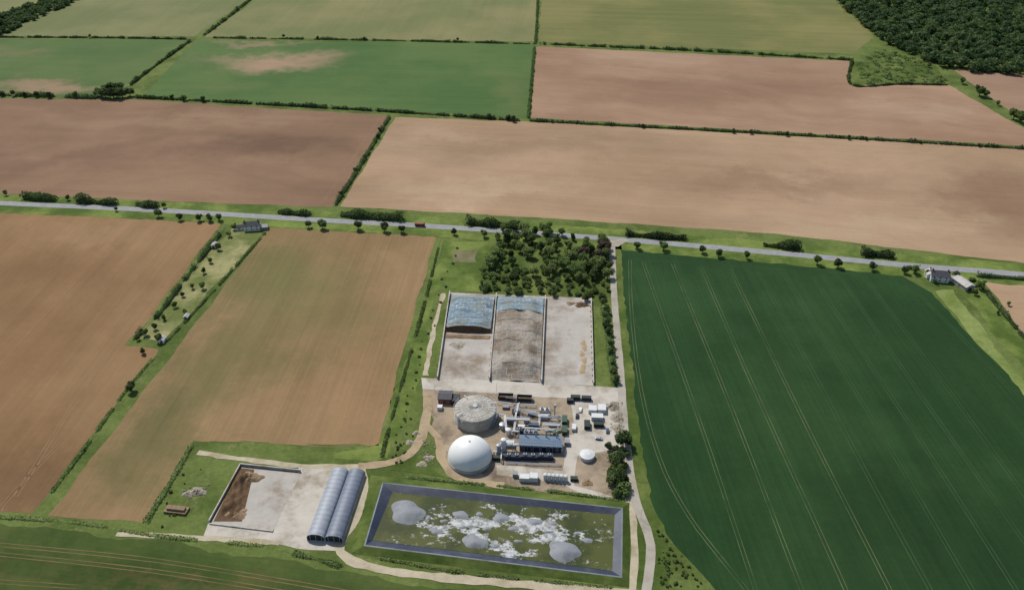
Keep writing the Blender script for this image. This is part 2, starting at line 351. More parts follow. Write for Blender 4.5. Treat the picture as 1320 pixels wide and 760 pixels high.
def hedge(label,poly,w,h,dens=9,ls=.6,m='leafd',name='hedge',cat='hedge',gap=0,group=None):
    pts=smoothpath(W(poly),6); org=pts[0].copy(); f=lumpf(len(label)*7+int(poly[0][0]))
    segs=[(pts[i]-org,pts[i+1]-org) for i in range(len(pts)-1)]
    Ls=np.array([(b-a).length for a,b in segs]); cum=np.concatenate([[0],np.cumsum(Ls)]); T=cum[-1]
    n=int(T*dens); s=np.sort(rng.uniform(0,T,n)); Q=[]
    def isgap(q): return gap and math.sin(q*.09+1)+math.sin(q*.23)+.6*math.sin(q*.41+2)>2-gap*2.5
    for q in s:
        i=min(int(np.searchsorted(cum,q,'right'))-1,len(segs)-1); a,b=segs[i]; t=(q-cum[i])/Ls[i]
        lu=max(.3,f(q))
        if isgap(q): continue
        d=(b-a).normalized(); sd=Vector((-d.y,d.x,0)); th=random.uniform(0,math.pi); rr=random.uniform(.8,1.15)
        p=a.lerp(b,t)+sd*(math.cos(th)*w/2*rr*lu**.5); Q.append((p.x,p.y,max(.12,h*lu*rr*math.sin(th)**.7)))
    V,Fq=leafquads(np.array(Q),ls,.2); Vs=[V];Fs=[Fq];o=len(V)
    core=[];cf=[]
    N=max(2,int(T/3))
    for j in range(N+1):
        q=T*j/N*.999; i=min(int(np.searchsorted(cum,q,'right'))-1,len(segs)-1); a,b=segs[i]; t=(q-cum[i])/Ls[i]
        lu=max(.3,f(q)); 
        if isgap(q): lu=.05
        if j in(0,N): lu*=.3
        d=(b-a).normalized(); sd=Vector((-d.y,d.x,0)); c=a.lerp(b,t)
        for u,zz in ((-.42,0),(-.36,.5),(0,.78),(.36,.5),(.42,0)):
            p=c+sd*(u*w*min(1,lu+.1)); core.append((p.x,p.y,zz*h*lu+ (0.02)))
    for j in range(N):
        for k in range(4): cf.append((j*5+k,j*5+k+1,(j+1)*5+k+1,(j+1)*5+k))
    Vs.append(np.array(core)); Fs.append(np.array(cf)+o)
    me=npmesh(name,np.concatenate(Vs),np.concatenate(Fs),M[m]); ob=bpy.data.objects.new(name,me); C.objects.link(ob); ob.location=org
    return tag(ob,label,cat,group)
def inpoly(x,y,poly):
    c=False;n=len(poly)
    for i in range(n):
        x1,y1=poly[i];x2,y2=poly[(i+1)%n]
        if (y1>y)!=(y2>y) and x<(x2-x1)*(y-y1)/(y2-y1)+x1: c=not c
    return c
ORD=['first','second','third','fourth','fifth','sixth','seventh','eighth','ninth','tenth','eleventh','twelfth','thirteenth','fourteenth','fifteenth','sixteenth','seventeenth','eighteenth','nineteenth','twentieth','twenty-first','twenty-second','twenty-third','twenty-fourth','twenty-fifth','twenty-sixth','twenty-seventh','twenty-eighth','twenty-ninth','thirtieth']
# ---------------------------------------------------------------- ground
g=MB().add([(-15000,-15000,0),(15000,-15000,0),(15000,18000,0),(-15000,18000,0)],[(0,1,2,3)]).build('ground',M['ground']); g['kind']='structure'
Z=.05
sheet('olive_field',[(-160,44),(-60,0),(-60,-60),(420,-60),(322,-2),(250,47),(10,47)],Z,'olive1',1)
sheet('olive_field',[(262,48),(330,0),(432,-60),(697,-60),(692,3),(689,54)],Z,'olive2',1)
sheet('olive_field',[(698,2),(702,-60),(1040,-60),(1080,5),(1128,46),(1100,70),(694,54)],Z,'olive3',1)
sheet('green_field',[(-220,50),(242,51),(172,108),(130,124),(-260,118)],Z,'green4',1)
sheet('green_field',[(252,52),(688,57),(679,152),(185,124)],Z,'green5',1)
sheet('brown_field',[(692,60),(1095,79),(1097,110),(1222,109),(1330,172),(1480,196),(1480,202),(1320,188),(684,152)],Z,'brown6',1)
sheet('brown_field',[(1228,90),(1320,96),(1520,110),(1520,190),(1325,160)],Z,'brown7',1)
sheet('scrub_field',[(1099,80),(1200,80),(1226,108),(1099,110)],Z,'rough',2)
sheet('brown_field',[(-260,124),(180,129),(500,149),(428,267),(200,259),(0,250),(-330,238)],Z,'brown8',1)
sheet('brown_field',[(510,151),(680,157),(1320,192),(1560,206),(1640,372),(1320,339),(1000,301),(700,281),(438,266)],Z,'brown9',1)
sheet('brown_field',[(-300,258),(0,270),(287,285),(185,420),(160,445),(205,450),(40,662),(-100,655),(-500,640)],Z,'brown10',1)
sheet('brown_field',[(348,293),(562,305),(520,450),(488,574),(250,568),(215,625),(185,673),(62,664)],Z,'brown11',1)
sheet('garden',[(300,290),(340,300),(212,440),(175,436),(250,350)],Z,'garden',2)
sheet('crop_field',[(794,320),(1000,333),(1150,347),(1200,377),(1250,432),(1320,505),(1560,750),(1560,900),(1010,900),(925,765),(860,690),(830,640),(808,520),(800,430)],Z,'crop',1)
sheet('grass_verge',[(1205,374),(1228,373),(1325,500),(1460,640),(1460,660),(1320,508),(1250,430)],.08,'lime',2)
sheet('paddock',[(1236,372),(1266,372),(1330,440),(1480,600),(1440,600),(1330,490)],.07,'grass',2)
sheet('brown_field',[(1268,361),(1320,363),(1500,378),(1560,540),(1320,432)],Z,'brown9',1)
sheet('bottom_field',[(-500,650),(0,676),(200,695),(440,737),(640,768),(760,900),(-600,900)],Z,'bottom',2)
sheet('rough_grass',[(572,310),(632,312),(622,378),(578,376),(560,372),(546,484),(500,590),(480,596),(420,590),(490,570),(520,470)],Z,'grass',2)
sheet('bare_patch',[(588,322),(618,322),(614,338),(584,338)],.1,'bare',2)
sheet('copse_floor',[(632,300),(785,308),(790,385),(620,378)],.09,'rough',3)
road=[(-420,238),(-150,255),(0,262),(200,271),(400,283),(560,292),(790,308),(1000,326),(1170,342),(1320,354),(1650,385)]
ribbon('verge',[(x,y) for x,y in road],34,.1,'grass',1.2)
ribbon('road',road,7.4,.18,'tarmac',.08)
rp=smoothpath(W(road),3)
mb=MB()
for i in range(0,len(rp)-1,3): rib_add(mb,[rp[i],rp[i+1]],.18,.2)
rib_add(mb,rp,.15,.2,0,3.4); rib_add(mb,rp,.15,.2,0,-3.4); o=mb.build('road_markings',M['paint']); o['kind']='structure'
ribbon('lane_verge',[(789,312),(793,400),(801,480),(808,560),(822,640),(842,700),(836,790)],15,.1,'rough',1)
ribbon('access_lane',[(789,309),(790,345),(793,400),(800,480),(806,560),(818,640),(836,690),(838,725),(828,790)],4.8,.2,'lane',.2)
sheet('lane_mouth',[(772,306),(812,309),(797,318),(784,318)],.22,'lane',.3)
ribbon('inner_track',[(808,640),(816,665),(818,720),(812,790)],3.4,.17,'track',.4)
ribbon('link_track',[(255,583),(330,594),(400,601),(470,600)],3.6,.17,'track',.5)
ribbon('worn_track',[(462,601),(508,595),(534,578),(546,556),(551,530),(552,506)],5.6,.21,'worn',.7)
ribbon('loop_track',[(466,600),(468,640),(452,680),(437,700),(452,722),(520,738),(640,750),(760,760),(850,768)],5,.19,'track',.6)
ribbon('field_track',[(150,688),(210,690),(280,694),(360,700)],3,.17,'track',.7)
ribbon('grass_track',[(572,378),(560,420),(549,484)],3.2,.15,'track',.8)
ribbon('plant_track',[(548,548),(564,564),(570,590),(582,610),(610,620),(650,625)],5,.2,'worn',.8)
def marks(name,m,lines,gauge=1.9,w=.45):
    mb=MB()
    for ln in lines:
        p=smoothpath(W(ln),10)
        rib_add(mb,p,w,.11,.08,gauge/2); rib_add(mb,p,w,.11,.08,-gauge/2)
    o=mb.build(name,M[m]); o['kind']='structure'
vp=(596,-345)
def tl(x0,y0,y1): return [(x0+(x0-vp[0])*(y-y0)/(y0-vp[1])+math.sin(y*.013+x0)*1.2,y) for y in np.linspace(y0,y1,10)]
marks('wheel_tracks','tram',[tl(830,337,820),tl(868,340,820),tl(903,343,820),tl(940,346,820),
    [(812,334),(814,400),(826,500),(850,590),(885,660),(930,720),(975,775)]],2.0,.38)
marks('wheel_tracks','tram2',[tl(x,y,820) for x,y in ((976,350),(1012,353),(1049,356),(1085,360),(1120,365))]+[[(815,334),(1000,347),(1140,358),(1190,385),(1310,510)]],2.0,.5)
marks('wheel_tracks','soilmark',[[(275,292),(150,440),(20,640)],[(545,312),(505,450),(474,566),(300,560)],[(490,152),(415,262)],[(0,660),(30,620),(200,452)]],2,.35)
marks('wheel_tracks','grassmark',[[(-20,700),(200,722),(480,768)],[(-20,712),(200,736),(420,772)],[(-20,748),(100,756)]],2.2,.55)
sheet('clamp_floor',[(580,377),(763,384),(766,497),(563,489)],.12,'conc2',.2)
sheet('concrete_road',[(543,487),(640,490),(802,500),(802,516),(700,512),(640,507),(545,501)],.16,'conc',.5)
sheet('yard',[(545,500),(802,512),(806,560),(812,640),(760,640),(690,632),(640,622),(585,615),(562,585),(558,540)],.13,'dirt',1.5)
sheet('yard_slab',[(735,512),(800,514),(803,560),(740,560)],.18,'conc',1)
sheet('yard_slab',[(728,560),(803,560),(800,580),(745,588),(740,625),(790,640),(762,641),(724,622)],.19,'conc',1)
sheet('yard_slab',[(640,600),(735,606),(740,626),(640,612)],.2,'conc',1)
sheet('yard_grass',[(557,540),(546,560),(536,590),(585,618),(500,605),(510,590),(530,560),(545,530)],.11,'rough',1.5)
sheet('shed_yard',[(386,600),(468,598),(470,640),(440,710),(400,708),(352,700),(262,690),(268,675),(352,685),(366,650)],.14,'conc',.8)
sheet('store_floor',[(312,601),(388,609),(352,684),(272,674)],.2,'conc2',.3)
# ---------------------------------------------------------------- hedges
hd=[("low dark hedge between two pale olive fields at top left",[(262,47),(290,26),(328,-4)],4,3.0,'leafd',.2),
("straight dark hedge running left above the green field at top left",[(-100,48),(120,49),(245,51)],3,1.8,'leafd',.2),
("long hedge between pale olive field and green field, top centre",[(262,49),(470,52),(690,57)],3,2.0,'leafd',.3),
("vertical hedge separating the two widest olive fields at the top",[(694,-20),(692,30),(690,57)],3,2.2,'leafd',.1),
("hedge below the olive field at top right, running to the wood",[(696,57),(900,66),(1100,78)],3.6,2.7,'leafd',.2),
("short slanting hedge between the two green fields",[(246,53),(205,82),(168,110)],3.2,2.7,'leafd',.1),
("long hedge dividing green field from dark brown field",[(175,126),(400,138),(560,148),(670,156)],4,2.6,'leafd',.15),
("bushy hedge on the far left below the green field with bare patch",[(-80,121),(40,124),(125,127)],5,4,'leafd',.3),
("vertical hedge between green field and reddish brown field",[(689,61),(685,110),(681,153)],3,2.2,'leafd',.1),
("long straight hedge between two brown fields, right of centre",[(682,156),(1000,173),(1320,192),(1480,201)],3.4,2.1,'leafd',.05),
("slanting hedge joining the main road to the long hedge",[(502,151),(470,205),(432,265)],4,3,'leafd',.15),
("ragged dark hedge on the left side of the cottage garden strip",[(292,292),(250,345),(205,405),(172,438)],4,3,'leafd',.35),
("thin hedge on the right side of the cottage garden strip",[(345,297),(280,370),(215,440)],2.2,1.4,'leaf',.2),
("broken hedge between the two large brown fields on the left",[(212,446),(165,500),(100,590),(45,662)],2.4,.9,'leaf',.4),
("hedge bordering the brown field beside the manure store",[(248,572),(215,630),(187,674)],3,1.0,'leaf',.1),
("low weedy bank across the bottom left above the olive crop",[(-60,664),(90,672),(200,690),(340,703)],2.4,.5,'leafl',.4),
("hedge between the main road and the white house on the right",[(1165,345),(1185,348)],4,3,'leafd',0),
("hedge right of the white house along the main road",[(1258,356),(1330,361),(1480,374)],4.2,3,'leafd',.1),
("hedge between the paddock and small brown field at right edge",[(1262,366),(1290,400),(1340,460)],3.2,2.6,'leafd',.2),
("hedge between scrub patch and reddish brown field",[(1098,80),(1098,110),(1160,109),(1222,110)],3,2.4,'leafd',.1),
("grassy hedge beside the strip right of the brown field",[(568,308),(545,400),(505,540),(492,590)],2.2,.9,'leaf',.3),
("low weeds along the top bank of the lagoon",[(492,612),(600,622),(720,634),(800,645)],2,.6,'leaf',.4),
("grassy brush line below the lagoon",[(455,712),(600,738),(790,757)],2,.5,'leafl',.4),
("dark brush line at the foot of the arched sheds",[(345,706),(400,718),(440,730)],2.8,.9,'leaf',.3),
("continuous hedge between the silage clamps and the lane",[(776,384),(783,425),(788,465),(794,496)],5,2.8,'leaf',0),
]
for i,(lb,pl,w,h,m,gp) in enumerate(hd):
    far=sum(p[1] for p in pl)/len(pl)<200
    hedge(lb,pl,w,h,6 if far else 10,.8 if far else .42,m,gap=gp)
th=[(30,73,257),(99,151,262),(176,204,266),(359,400,276),(440,520,281),(601,674,291),(806,884,306),(984,1032,319),(1109,1152,330)]
for i,(a,b,y) in enumerate(th):
    hedge("dark thicket beside the north edge of the main road, %s from the left"%ORD[i],[(a,y-1-(b-a)*.03),((a+b)/2,y),(b,y+(b-a)*.03)],7,4.6,30,.65,'leafd','thicket','thicket',group='thickets along the main road')
def wood(name,label,poly,sp,hh,m,cat='wood'):
    base=W(poly); xs=[p.x for p in base]; ys=[p.y for p in base]; pl=[(p.x,p.y) for p in base]; Vs=[];Fs=[];o=0
    x=min(xs)
    while x<max(xs):
        y=min(ys)
        while y<max(ys):
            qx=x+random.uniform(-.8,.8)*sp; qy=y+random.uniform(-.8,.8)*sp
            if inpoly(qx,qy,pl):
                big=random.random()**1.5
                h=hh*(.6+.65*big); r=sp*(.42+.5*big); 
                for lob in range(2):
                    c=np.array([qx+random.uniform(-.35,.35)*r,qy+random.uniform(-.35,.35)*r,h-r*random.uniform(.8,1.2)]); rl=r*random.uniform(.65,.95)
                    q=sph(60); q[:,2]=np.abs(q[:,2])-.25
                    V,Fq=leafquads(c+q*rl*rng.uniform(.7,1.2,(60,1)),max(.8,rl*.2),.2); Vs.append(V);Fs.append(Fq+o);o+=len(V)
                    V,Fq=lowsphere(c,(rl*.72,)*3); Vs.append(np.array(V));Fs.append(np.array(Fq)+o);o+=len(V)
            y+=sp
        x+=sp
    me=npmesh(name,np.concatenate(Vs),np.concatenate(Fs),M[m]); ob=bpy.data.objects.new(name,me); C.objects.link(ob)
    return tag(ob,label,cat,None,'stuff')
wood('woodland',"dense dark green woodland filling the top right corner",[(1060,-40),(1500,-40),(1500,104),(1325,98),(1228,90),(1185,78),(1130,50),(1088,14)],9.5,13,'wood')
wood('tree_belt',"dark belt of trees crossing the top left corner",[(-120,46),(-20,30),(40,8),(90,-14),(125,-14),(95,4),(50,24),(5,46)],8,9,'wood')
wood('scrub',"patch of low green scrub below the woodland",[(1140,62),(1195,82),(1222,106),(1150,108),(1104,108),(1104,84)],9,3.5,'leaf','scrub')
rt=[205,232,258,271,283,398,416,462,496,518,586,624,821,855,905,926,962,1053,1080,1124,1166]
def roady(x):
    for i in range(len(road)-1):
        if road[i][0]<=x<=road[i+1][0]:
            t=(x-road[i][0])/(road[i+1][0]-road[i][0]); return road[i][1]*(1-t)+road[i+1][1]*t
for i,x in enumerate(rt):
    tree(P(x,roady(x)+random.uniform(8,11)),random.uniform(6,8.2),random.choice(['dark','round','dark']),"small round tree on the south verge of the main road, %s from the left"%ORD[i],group='trees on the south verge of the main road',name='road_tree',wf=1.05)
for i,(x,y,h) in enumerate([(8,252,5),(88,258,5),(212,268,5),(150,272,4),(470,52,5),(590,53,5),(116,49,5),(366,49,5),(410,51,5)]):
    tree(P(x,y),h,'dark',["lone dark tree at the far left end of the roadside trees","small tree between the first two roadside thickets","small tree at the end of the third roadside thicket","small bush-like tree near second roadside thicket","tree standing up from the top centre hedge, under the olive field","tree in the top centre hedge nearest the vertical hedge","tree standing in the top left hedge","left one of two small trees in the top centre hedge near the slanting hedge","right one of two small trees in the top centre hedge near the slanting hedge"][i],name='hedge_tree')
for i,(x,y,h) in enumerate([(126,124,9),(136,126,12),(147,127,13),(158,126,12),(168,124,9),(141,120,12),(153,119,12)]):
    tree(P(x,y),h,'dark',"dark tree in the rounded clump at the corner of the green fields",group='trees of the rounded clump',name='clump_tree',wf=1.35)
for i,(x,y) in enumerate([(4,124),(18,124),(32,125),(48,125),(64,126),(98,126),(222,128),(238,130),(262,131),(630,153),(655,155),(662,157)]):
    tree(P(x,y),random.uniform(5.5,7.5),'dark',"dark tree growing in the long hedge under the green fields, %s from the left"%ORD[i],group='trees in the long hedge',name='hedge_tree')
for i in range(14):
    x=random.uniform(700,1310); y=156.5+(x-682)*.0565
    if i<5: x=random.uniform(710,1090); y=58+(x-696)*.049
    tree(P(x,y),random.uniform(3.2,5),'dark',"small dark tree standing in the hedges between the right hand far fields",group='small trees in the far right hedges',name='hedge_tree')
for i,(x,y,h) in enumerate([(1240,108,8),(1262,124,13),(1270,126,9),(1306,154,12),(1314,158,13),(1286,136,6),(1196,87,7)]):
    tree(P(x,y),h,'round',"tree along the hedge south of the small far right brown field, %s in the row"%ORD[i],name='field_tree',wf=1.1)
for i,(x,y,h) in enumerate([(490,170,5),(487,178,5),(470,205,5),(458,222,5),(440,252,5)]):
    tree(P(x,y),h,'dark',"tree in the slanting hedge above the road, %s from its top end"%ORD[i],name='hedge_tree')
cop=[(640,297),(700,300),(782,312),(786,384),(752,388),(735,383),(660,380),(620,374),(622,352),(640,330)]
pts=[]
for k in range(5000):
    x=random.uniform(615,790); y=random.uniform(296,388)
    if not inpoly(x,y,cop): continue
    p=P(x,y); scrubby=(x<680 and y>345) or (y>366)
    if any((p-q).length<(6.6 if scrubby else 8.2) for q in pts): continue
    if (668<x<702 and 333<y<350) or (712<x<730 and 352<y<364) or (640<x<660 and 352<y<362): continue
    pts.append(p)
    k=random.random(); kd='dark' if k<.24 else 'round' if k<.68 else 'tall' if k<.76 else 'light'
    if scrubby: kd='bush' if k<.4 else 'light' if k<.7 else 'round'
    if 745<x<785 and 318<y<345 and random.random()<.35: kd='purple'
    tree(p,random.uniform(3.5,6) if scrubby else random.uniform(6,11.5),kd,{'dark':"dark leafy tree inside the dense copse north of the silage clamps",'round':"mid green tree inside the dense copse north of the silage clamps",'tall':"narrow dark tree inside the dense copse north of the silage clamps",'light':"pale green tree inside the dense copse north of the silage clamps",'purple':"reddish purple leaved tree at the right side of the dense copse",'bush':"low bushy tree on the near edge of the copse by the silage clamps"}[kd],group='trees of the copse: '+kd,name='copse_tree',wf=1.2)
for i,(x,y) in enumerate([(778,392),(782,404),(784,418),(785,432),(787,446),(788,458),(790,470),(791,483),(793,493),(775,385),(781,425),(779,410)]):
    tree(P(x,y),random.uniform(4.5,7),random.choice(['round','dark']),"tree in the row between the silage clamps and the lane, %s planted"%ORD[i],name='lane_tree',group='trees beside the lane',wf=1.15)
for i in range(18):
    y=random.uniform(568,636); x=min(max(random.gauss(797,8),776+(636-y)*.12),808)
    tree(P(x,y),random.uniform(4,7.5),random.choice(['dark','round','light','bush','round']),"tree in the small thicket between the yard and the lane bend",group='trees of the yard thicket',name='yard_tree',wf=1.15)
for i,(x,y,h) in enumerate([(803,575,11),(796,598,9),(800,622,8)]): tree(P(x,y),h,'dark',"%s tall dark tree above the yard thicket, counted from the top"%ORD[i],name='yard_tree')
for i,(x,y) in enumerate([(302,296),(296,305),(282,322),(272,338),(262,352),(248,372),(236,382),(226,396),(212,412),(200,424),(188,432),(178,438),(206,440),(238,405),(262,372)]):
    tree(P(x,y),random.uniform(4,6.5),random.choice(['dark','round']),"garden tree in the cottage strip, %s down from the road"%ORD[i],name='garden_tree',group='trees of the cottage garden strip')
tree(P(170,504),7,'dark',"lone dark tree in the broken hedge between brown fields",name='hedge_tree',wf=1.1)
tree(P(186,455),5,'round',"small tree below the end of the cottage garden strip",name='hedge_tree')
for i,(x,y,h) in enumerate([(1178,352,7),(1196,356,6),(1231,358,6),(1252,366,6),(1262,372,8),(1256,380,5),(1205,366,4),(1300,394,4),(1286,405,3)]):
    tree(P(x,y),h,'round',"garden tree beside the white house at right, %s from the left"%ORD[i],name='garden_tree')
nsh=0
for k in range(2000):
    x=random.uniform(822,910); y=random.uniform(665,755)
    if not (x-822<(y-650)*.85 and x>848+max(0,690-y)*-.3): continue
    nsh+=1
    if nsh>60: break
    tree(P(x,y),random.uniform(.7,1.7),random.choice(['bush','bushl']),"small young shrub planted on the rough grass below the green crop",'shrub','young shrubs on the rough grass','shrub')
for k in range(40):
    x=random.uniform(505,565); y=random.uniform(535,600); 
    if x>520+(600-y)*.5 or x<500+(600-y)*.4: continue
    tree(P(x,y-3),random.uniform(.7,1.5),'bush',"low shrub on the grass left of the gas dome",'shrub','low shrubs left of the gas dome','shrub')
for i in range(26):
    t=i/26; x=572-80*t+random.uniform(-6,6); y=320+260*t
    tree(P(x+14,y),random.uniform(.8,2),'bush',"small shrub on the long grass strip right of the brown field",'shrub','shrubs on the long grass strip','shrub')
for i in range(18):
    x=random.uniform(205,262); y=random.uniform(600,680)
    if x>262-(y-590)*.55+6 or x<252-(y-572)*.62: continue
    tree(P(x,y),random.uniform(.7,1.8),'bush',"small weedy shrub on the grass left of the manure store",'shrub','weedy shrubs left of the manure store','shrub')
# ---------------------------------------------------------------- silage clamps
def wall(label,a,b,h=3.2,th=.5,m='wallc',name='clamp_wall',cat='wall',group=None):
    A=P(*a);B=P(*b); L=(B-A).length; t=thing(name,label,cat,A,math.atan2(B.y-A.y,B.x-A.x),group)
    mb=MB(); n=max(1,int(L/6))
    for i in range(n): mb.box(L*(i+.5)/n,0,0,L/n-.06,th,h)
    mb.build('wall_panel',M[m],t); MB().box(L/2,0,h+.003,L,th+.25,.15).build('coping',M[m],t)
    mb=MB()
    for i in range(n): mb.box(L*(i+.5)/n,-th/2-.3,0,.3,.6,h*.7)
    mb.build('buttress',M[m],t); return t
wall("leftmost concrete wall of the silage clamps",(580,378),(564,489),2.4)
wall("concrete wall between the blue sheeted bay and the netted bay",(640,381),(631,491),2.8)
wall("concrete wall between the netted bay and the empty bay",(703,384),(698,494),2.8)
wall("rightmost concrete wall of the silage clamps",(762,387),(765,496),2.2)
def surf(q,zf,nu=30,nv=60,z0=0,rough=.25,v0=0,v1=1):
    c=[P(*p) for p in q]; V=[]; ph=[random.random()*6 for _ in range(8)]
    for j in range(nv+1):
        v=v0+(v1-v0)*j/nv
        for i in range(nu+1):
            u=i/nu; p=(c[0].lerp(c[1],u)).lerp(c[3].lerp(c[2],u),v); z=zf(u,v)
            if z>.4: z+=rough*(math.sin(u*9+ph[0]+v*4)+math.sin(v*17+ph[1]+u*3)+math.sin(u*19+ph[2]-v*13)+1.2*math.sin(v*29+u*11+ph[3]))*.4+random.uniform(-.08,.08)
            V.append((p.x,p.y,max(z,.02)+z0))
    return V,[(j*(nu+1)+i,j*(nu+1)+i+1,(j+1)*(nu+1)+i+1,(j+1)*(nu+1)+i) for j in range(nv) for i in range(nu)]
def sm(a,b,x):
    t=min(1,max(0,(x-a)/(b-a))); return t*t*(3-2*t)
t=thing('silage_stack',"silage stack under blue sheeting with dark cut face, left bay",'silage')
q1=[(583,380),(638,383),(631.5,436),(574,434)]
zf1=lambda u,v:(3.0+1.8*sm(0,.25,u)*sm(1,.75,u))*sm(-.02,.18,v)*(1-sm(.86,.90,v))
MB().add(*surf(q1,zf1,v1=.86,rough=.4)).build('cover_sheet',M['sheetblue'],t,True)
MB().add(*surf(q1,zf1,v0=.861,v1=.97,nv=8,z0=.03)).build('cut_face',M['soil'],t,True)
MB().add(*surf([(576,430),(632,432),(631,438),(573,436)],lambda u,v:1.3*math.sin(v*3.14)*(.5+.5*math.sin(u*7)**2),20,8)).build('loose_silage',M['heap'],t,True)
def bags(q,zf,vs,par,r=.12):
    c=[P(*p) for p in q]; mb=MB()
    for v in vs:
        V=[]
        for i in range(13):
            u=.04+.92*i/12; vv=v+.006*math.sin(i*1.7+v*40); p=(c[0].lerp(c[1],u)).lerp(c[3].lerp(c[2],u),vv); V.append((p.x,p.y,zf(u,vv)+.45))
        mb.tube(V,r,5)
    mb.build('sandbag_row',M['wallc'],par)
bags(q1,zf1,(.2,.34,.5,.66,.8),t)
t=thing('silage_stack',"long silage stack with blue sheet behind and brown netting in front, middle bay",'silage')
q2=[(642,382),(701,385),(696.5,493),(632.5,490)]
zf2=lambda u,v:(2.8+2.4*sm(0,.3,u)*sm(1,.7,u))*sm(-.03,.12,v)*(1-.85*sm(.82,1.0,v))
MB().add(*surf(q2,zf2,v1=.24,nv=26,rough=.4)).build('cover_sheet',M['sheetblue'],t,True)
MB().add(*surf(q2,zf2,v0=.24,v1=1,nv=60,rough=.6)).build('netting',M['sheettan'],t,True)
bags(q2,zf2,(.14,.24,.36,.5,.6,.72,.86),t,.15)
def heap(label,px,py,rx,ry,h,m,cat='heap',name='heap',n=18,rz=0,rough=.3,wav=.25,zo=.15,seg=6):
    p=P(px,py); V=[(0,0,h)];Fc=[]; rings=seg+1
    for j in range(1,rings+1):
        for i in range(n*2):
            a=i*math.pi/n; k=j/rings; w=1+.18*math.sin(3*a+px)+.1*math.sin(7*a+py)
            if rough<.05: w=1+.12*math.sin(2*a+px)+.09*math.sin(3*a+py)+.05*math.sin(5*a+px*2)
            z=h*((1-k**1.6) if rough>=.05 else math.cos(k*math.pi/2)**1.0)*(1+wav*math.sin(5*a+j)+random.uniform(-rough,rough)) if j<rings else -.02
            V.append((rx*k*w*math.cos(a),ry*k*w*math.sin(a),z))
    N=n*2
    for i in range(N): Fc.append((0,1+i,1+(i+1)%N))
    for j in range(rings-1):
        for i in range(N): Fc.append((1+j*N+i,1+j*N+(i+1)%N,1+(j+1)*N+(i+1)%N,1+(j+1)*N+i)[::-1])
    o=MB().add(V,Fc).build(name,M[m],None,True,p); o.rotation_euler=(0,0,rz); o.location.z=zo; return tag(o,label,cat)
heap("brown silage remnant at the back of the empty right bay",750,393,5,3.5,1.0,'soil')
heap("small heap in the back left of the empty right bay",736,391,3.5,2.5,.6,'heap')
for i in range(6): heap("low tan feed spill in the right bay, %s from the back"%ORD[i],752+math.sin(i*2.3)*1.8,442+i*7.2+math.sin(i*5),1.8+.4*math.sin(i*3),3.6,.25,'grain',name='feed_spill')
heap("grey spill on the floor of the left bay near its wall",590,445,5,4,.5,'rub')
# ---------------------------------------------------------------- digester and dome
p=P(613,539); t=thing('digester_tank',"round concrete digester tank with ribbed pale roof and stair",'tank',p,RP)
r=12.6;h=8
MB().lathe([(r,0),(r,h),(r-.4,h)],48).build('tank_wall',M['tankroof'],t,True)
rprof=lambda q:h+.1+1.2*(1-(q/r)**2)
mb=MB(); mb.lathe([(r-.2,h-.1)]+[(q,rprof(q)) for q in (12.2,10,7,4,2,.01)],48); mb.build('roof',M['tankroof'],t)
mb=MB()
for i in range(28):
    a=i*2*math.pi/28; mb.tube([(q*math.cos(a),q*math.sin(a),rprof(q)+.1) for q in (12.3,10,7,4,1.2)],.14,4)
for q in (4.5,8.5): mb.lathe([(q-.12,rprof(q)),(q-.12,rprof(q)+.2),(q+.12,rprof(q)+.2),(q+.12,rprof(q))],40)
mb.build('roof_rib',M['ribm'],t)
mb=MB()
for z in (1.5,3.2,4.9,6.6): mb.lathe([(r+.02,z),(r+.14,z),(r+.14,z+.2),(r+.02,z+.2)],48)
mb.build('hoop',M['steel'],t)
mb=MB(); mb.lathe([(r+.3,h+1.15),(r+.38,h+1.15),(r+.38,h+1.25),(r+.3,h+1.25)],48)
for i in range(32):
    a=i*2*math.pi/32; mb.cyl((r+.33)*math.cos(a),(r+.33)*math.sin(a),h-.5,h+1.2,.06,n=5)
mb.build('handrail',M['white'],t)
MB().cyl(0,0,h+.9,h+2.1,1.3,n=16).build('agitator_housing',M['steel'],t)
mb=MB()
for i in range(20):
    a=-.15-.035*i; mb.box((r+1)*math.cos(a),(r+1)*math.sin(a),h-.4*i-.2,1.3,.6,.1,a)
mb.build('stair',M['steel'],t)
for k,a in enumerate((.4,2.2,-2.4)): MB().tube([((r+.5)*math.cos(a),(r+.5)*math.sin(a),0),((r+.5)*math.cos(a),(r+.5)*math.sin(a),h+.9),((r-3)*math.cos(a),(r-3)*math.sin(a),h+1.4)],.35,8).build('pipe',M['white'],t)
p=P(606,591); t=thing('gas_dome',"large white gas holder dome left of the engine hall",'gas holder',p,0)
r=12.6
MB().lathe([(r+.15,0),(r+.15,2.4),(r-.1,2.4)],48).build('base_ring',M['tankroof'],t,True)
pr=[(r*math.cos(a),2.4+ r*.88*math.sin(a)) for a in np.linspace(0,math.pi/2-.02,20)]+[(.01,2.4+r*.88)]
MB().lathe(pr,72).build('membrane',M['dome'],t,True)
MB().cyl(0,0,2.4+r*.88-.1,2.4+r*.88+.4,.6,n=12).build('crown_vent',M['steel'],t)
MB().tube([(r+1.2,2,0),(r+1.2,2,3.5),(r-.5,2,4.2)],.3,8).build('gas_pipe',M['white'],t)
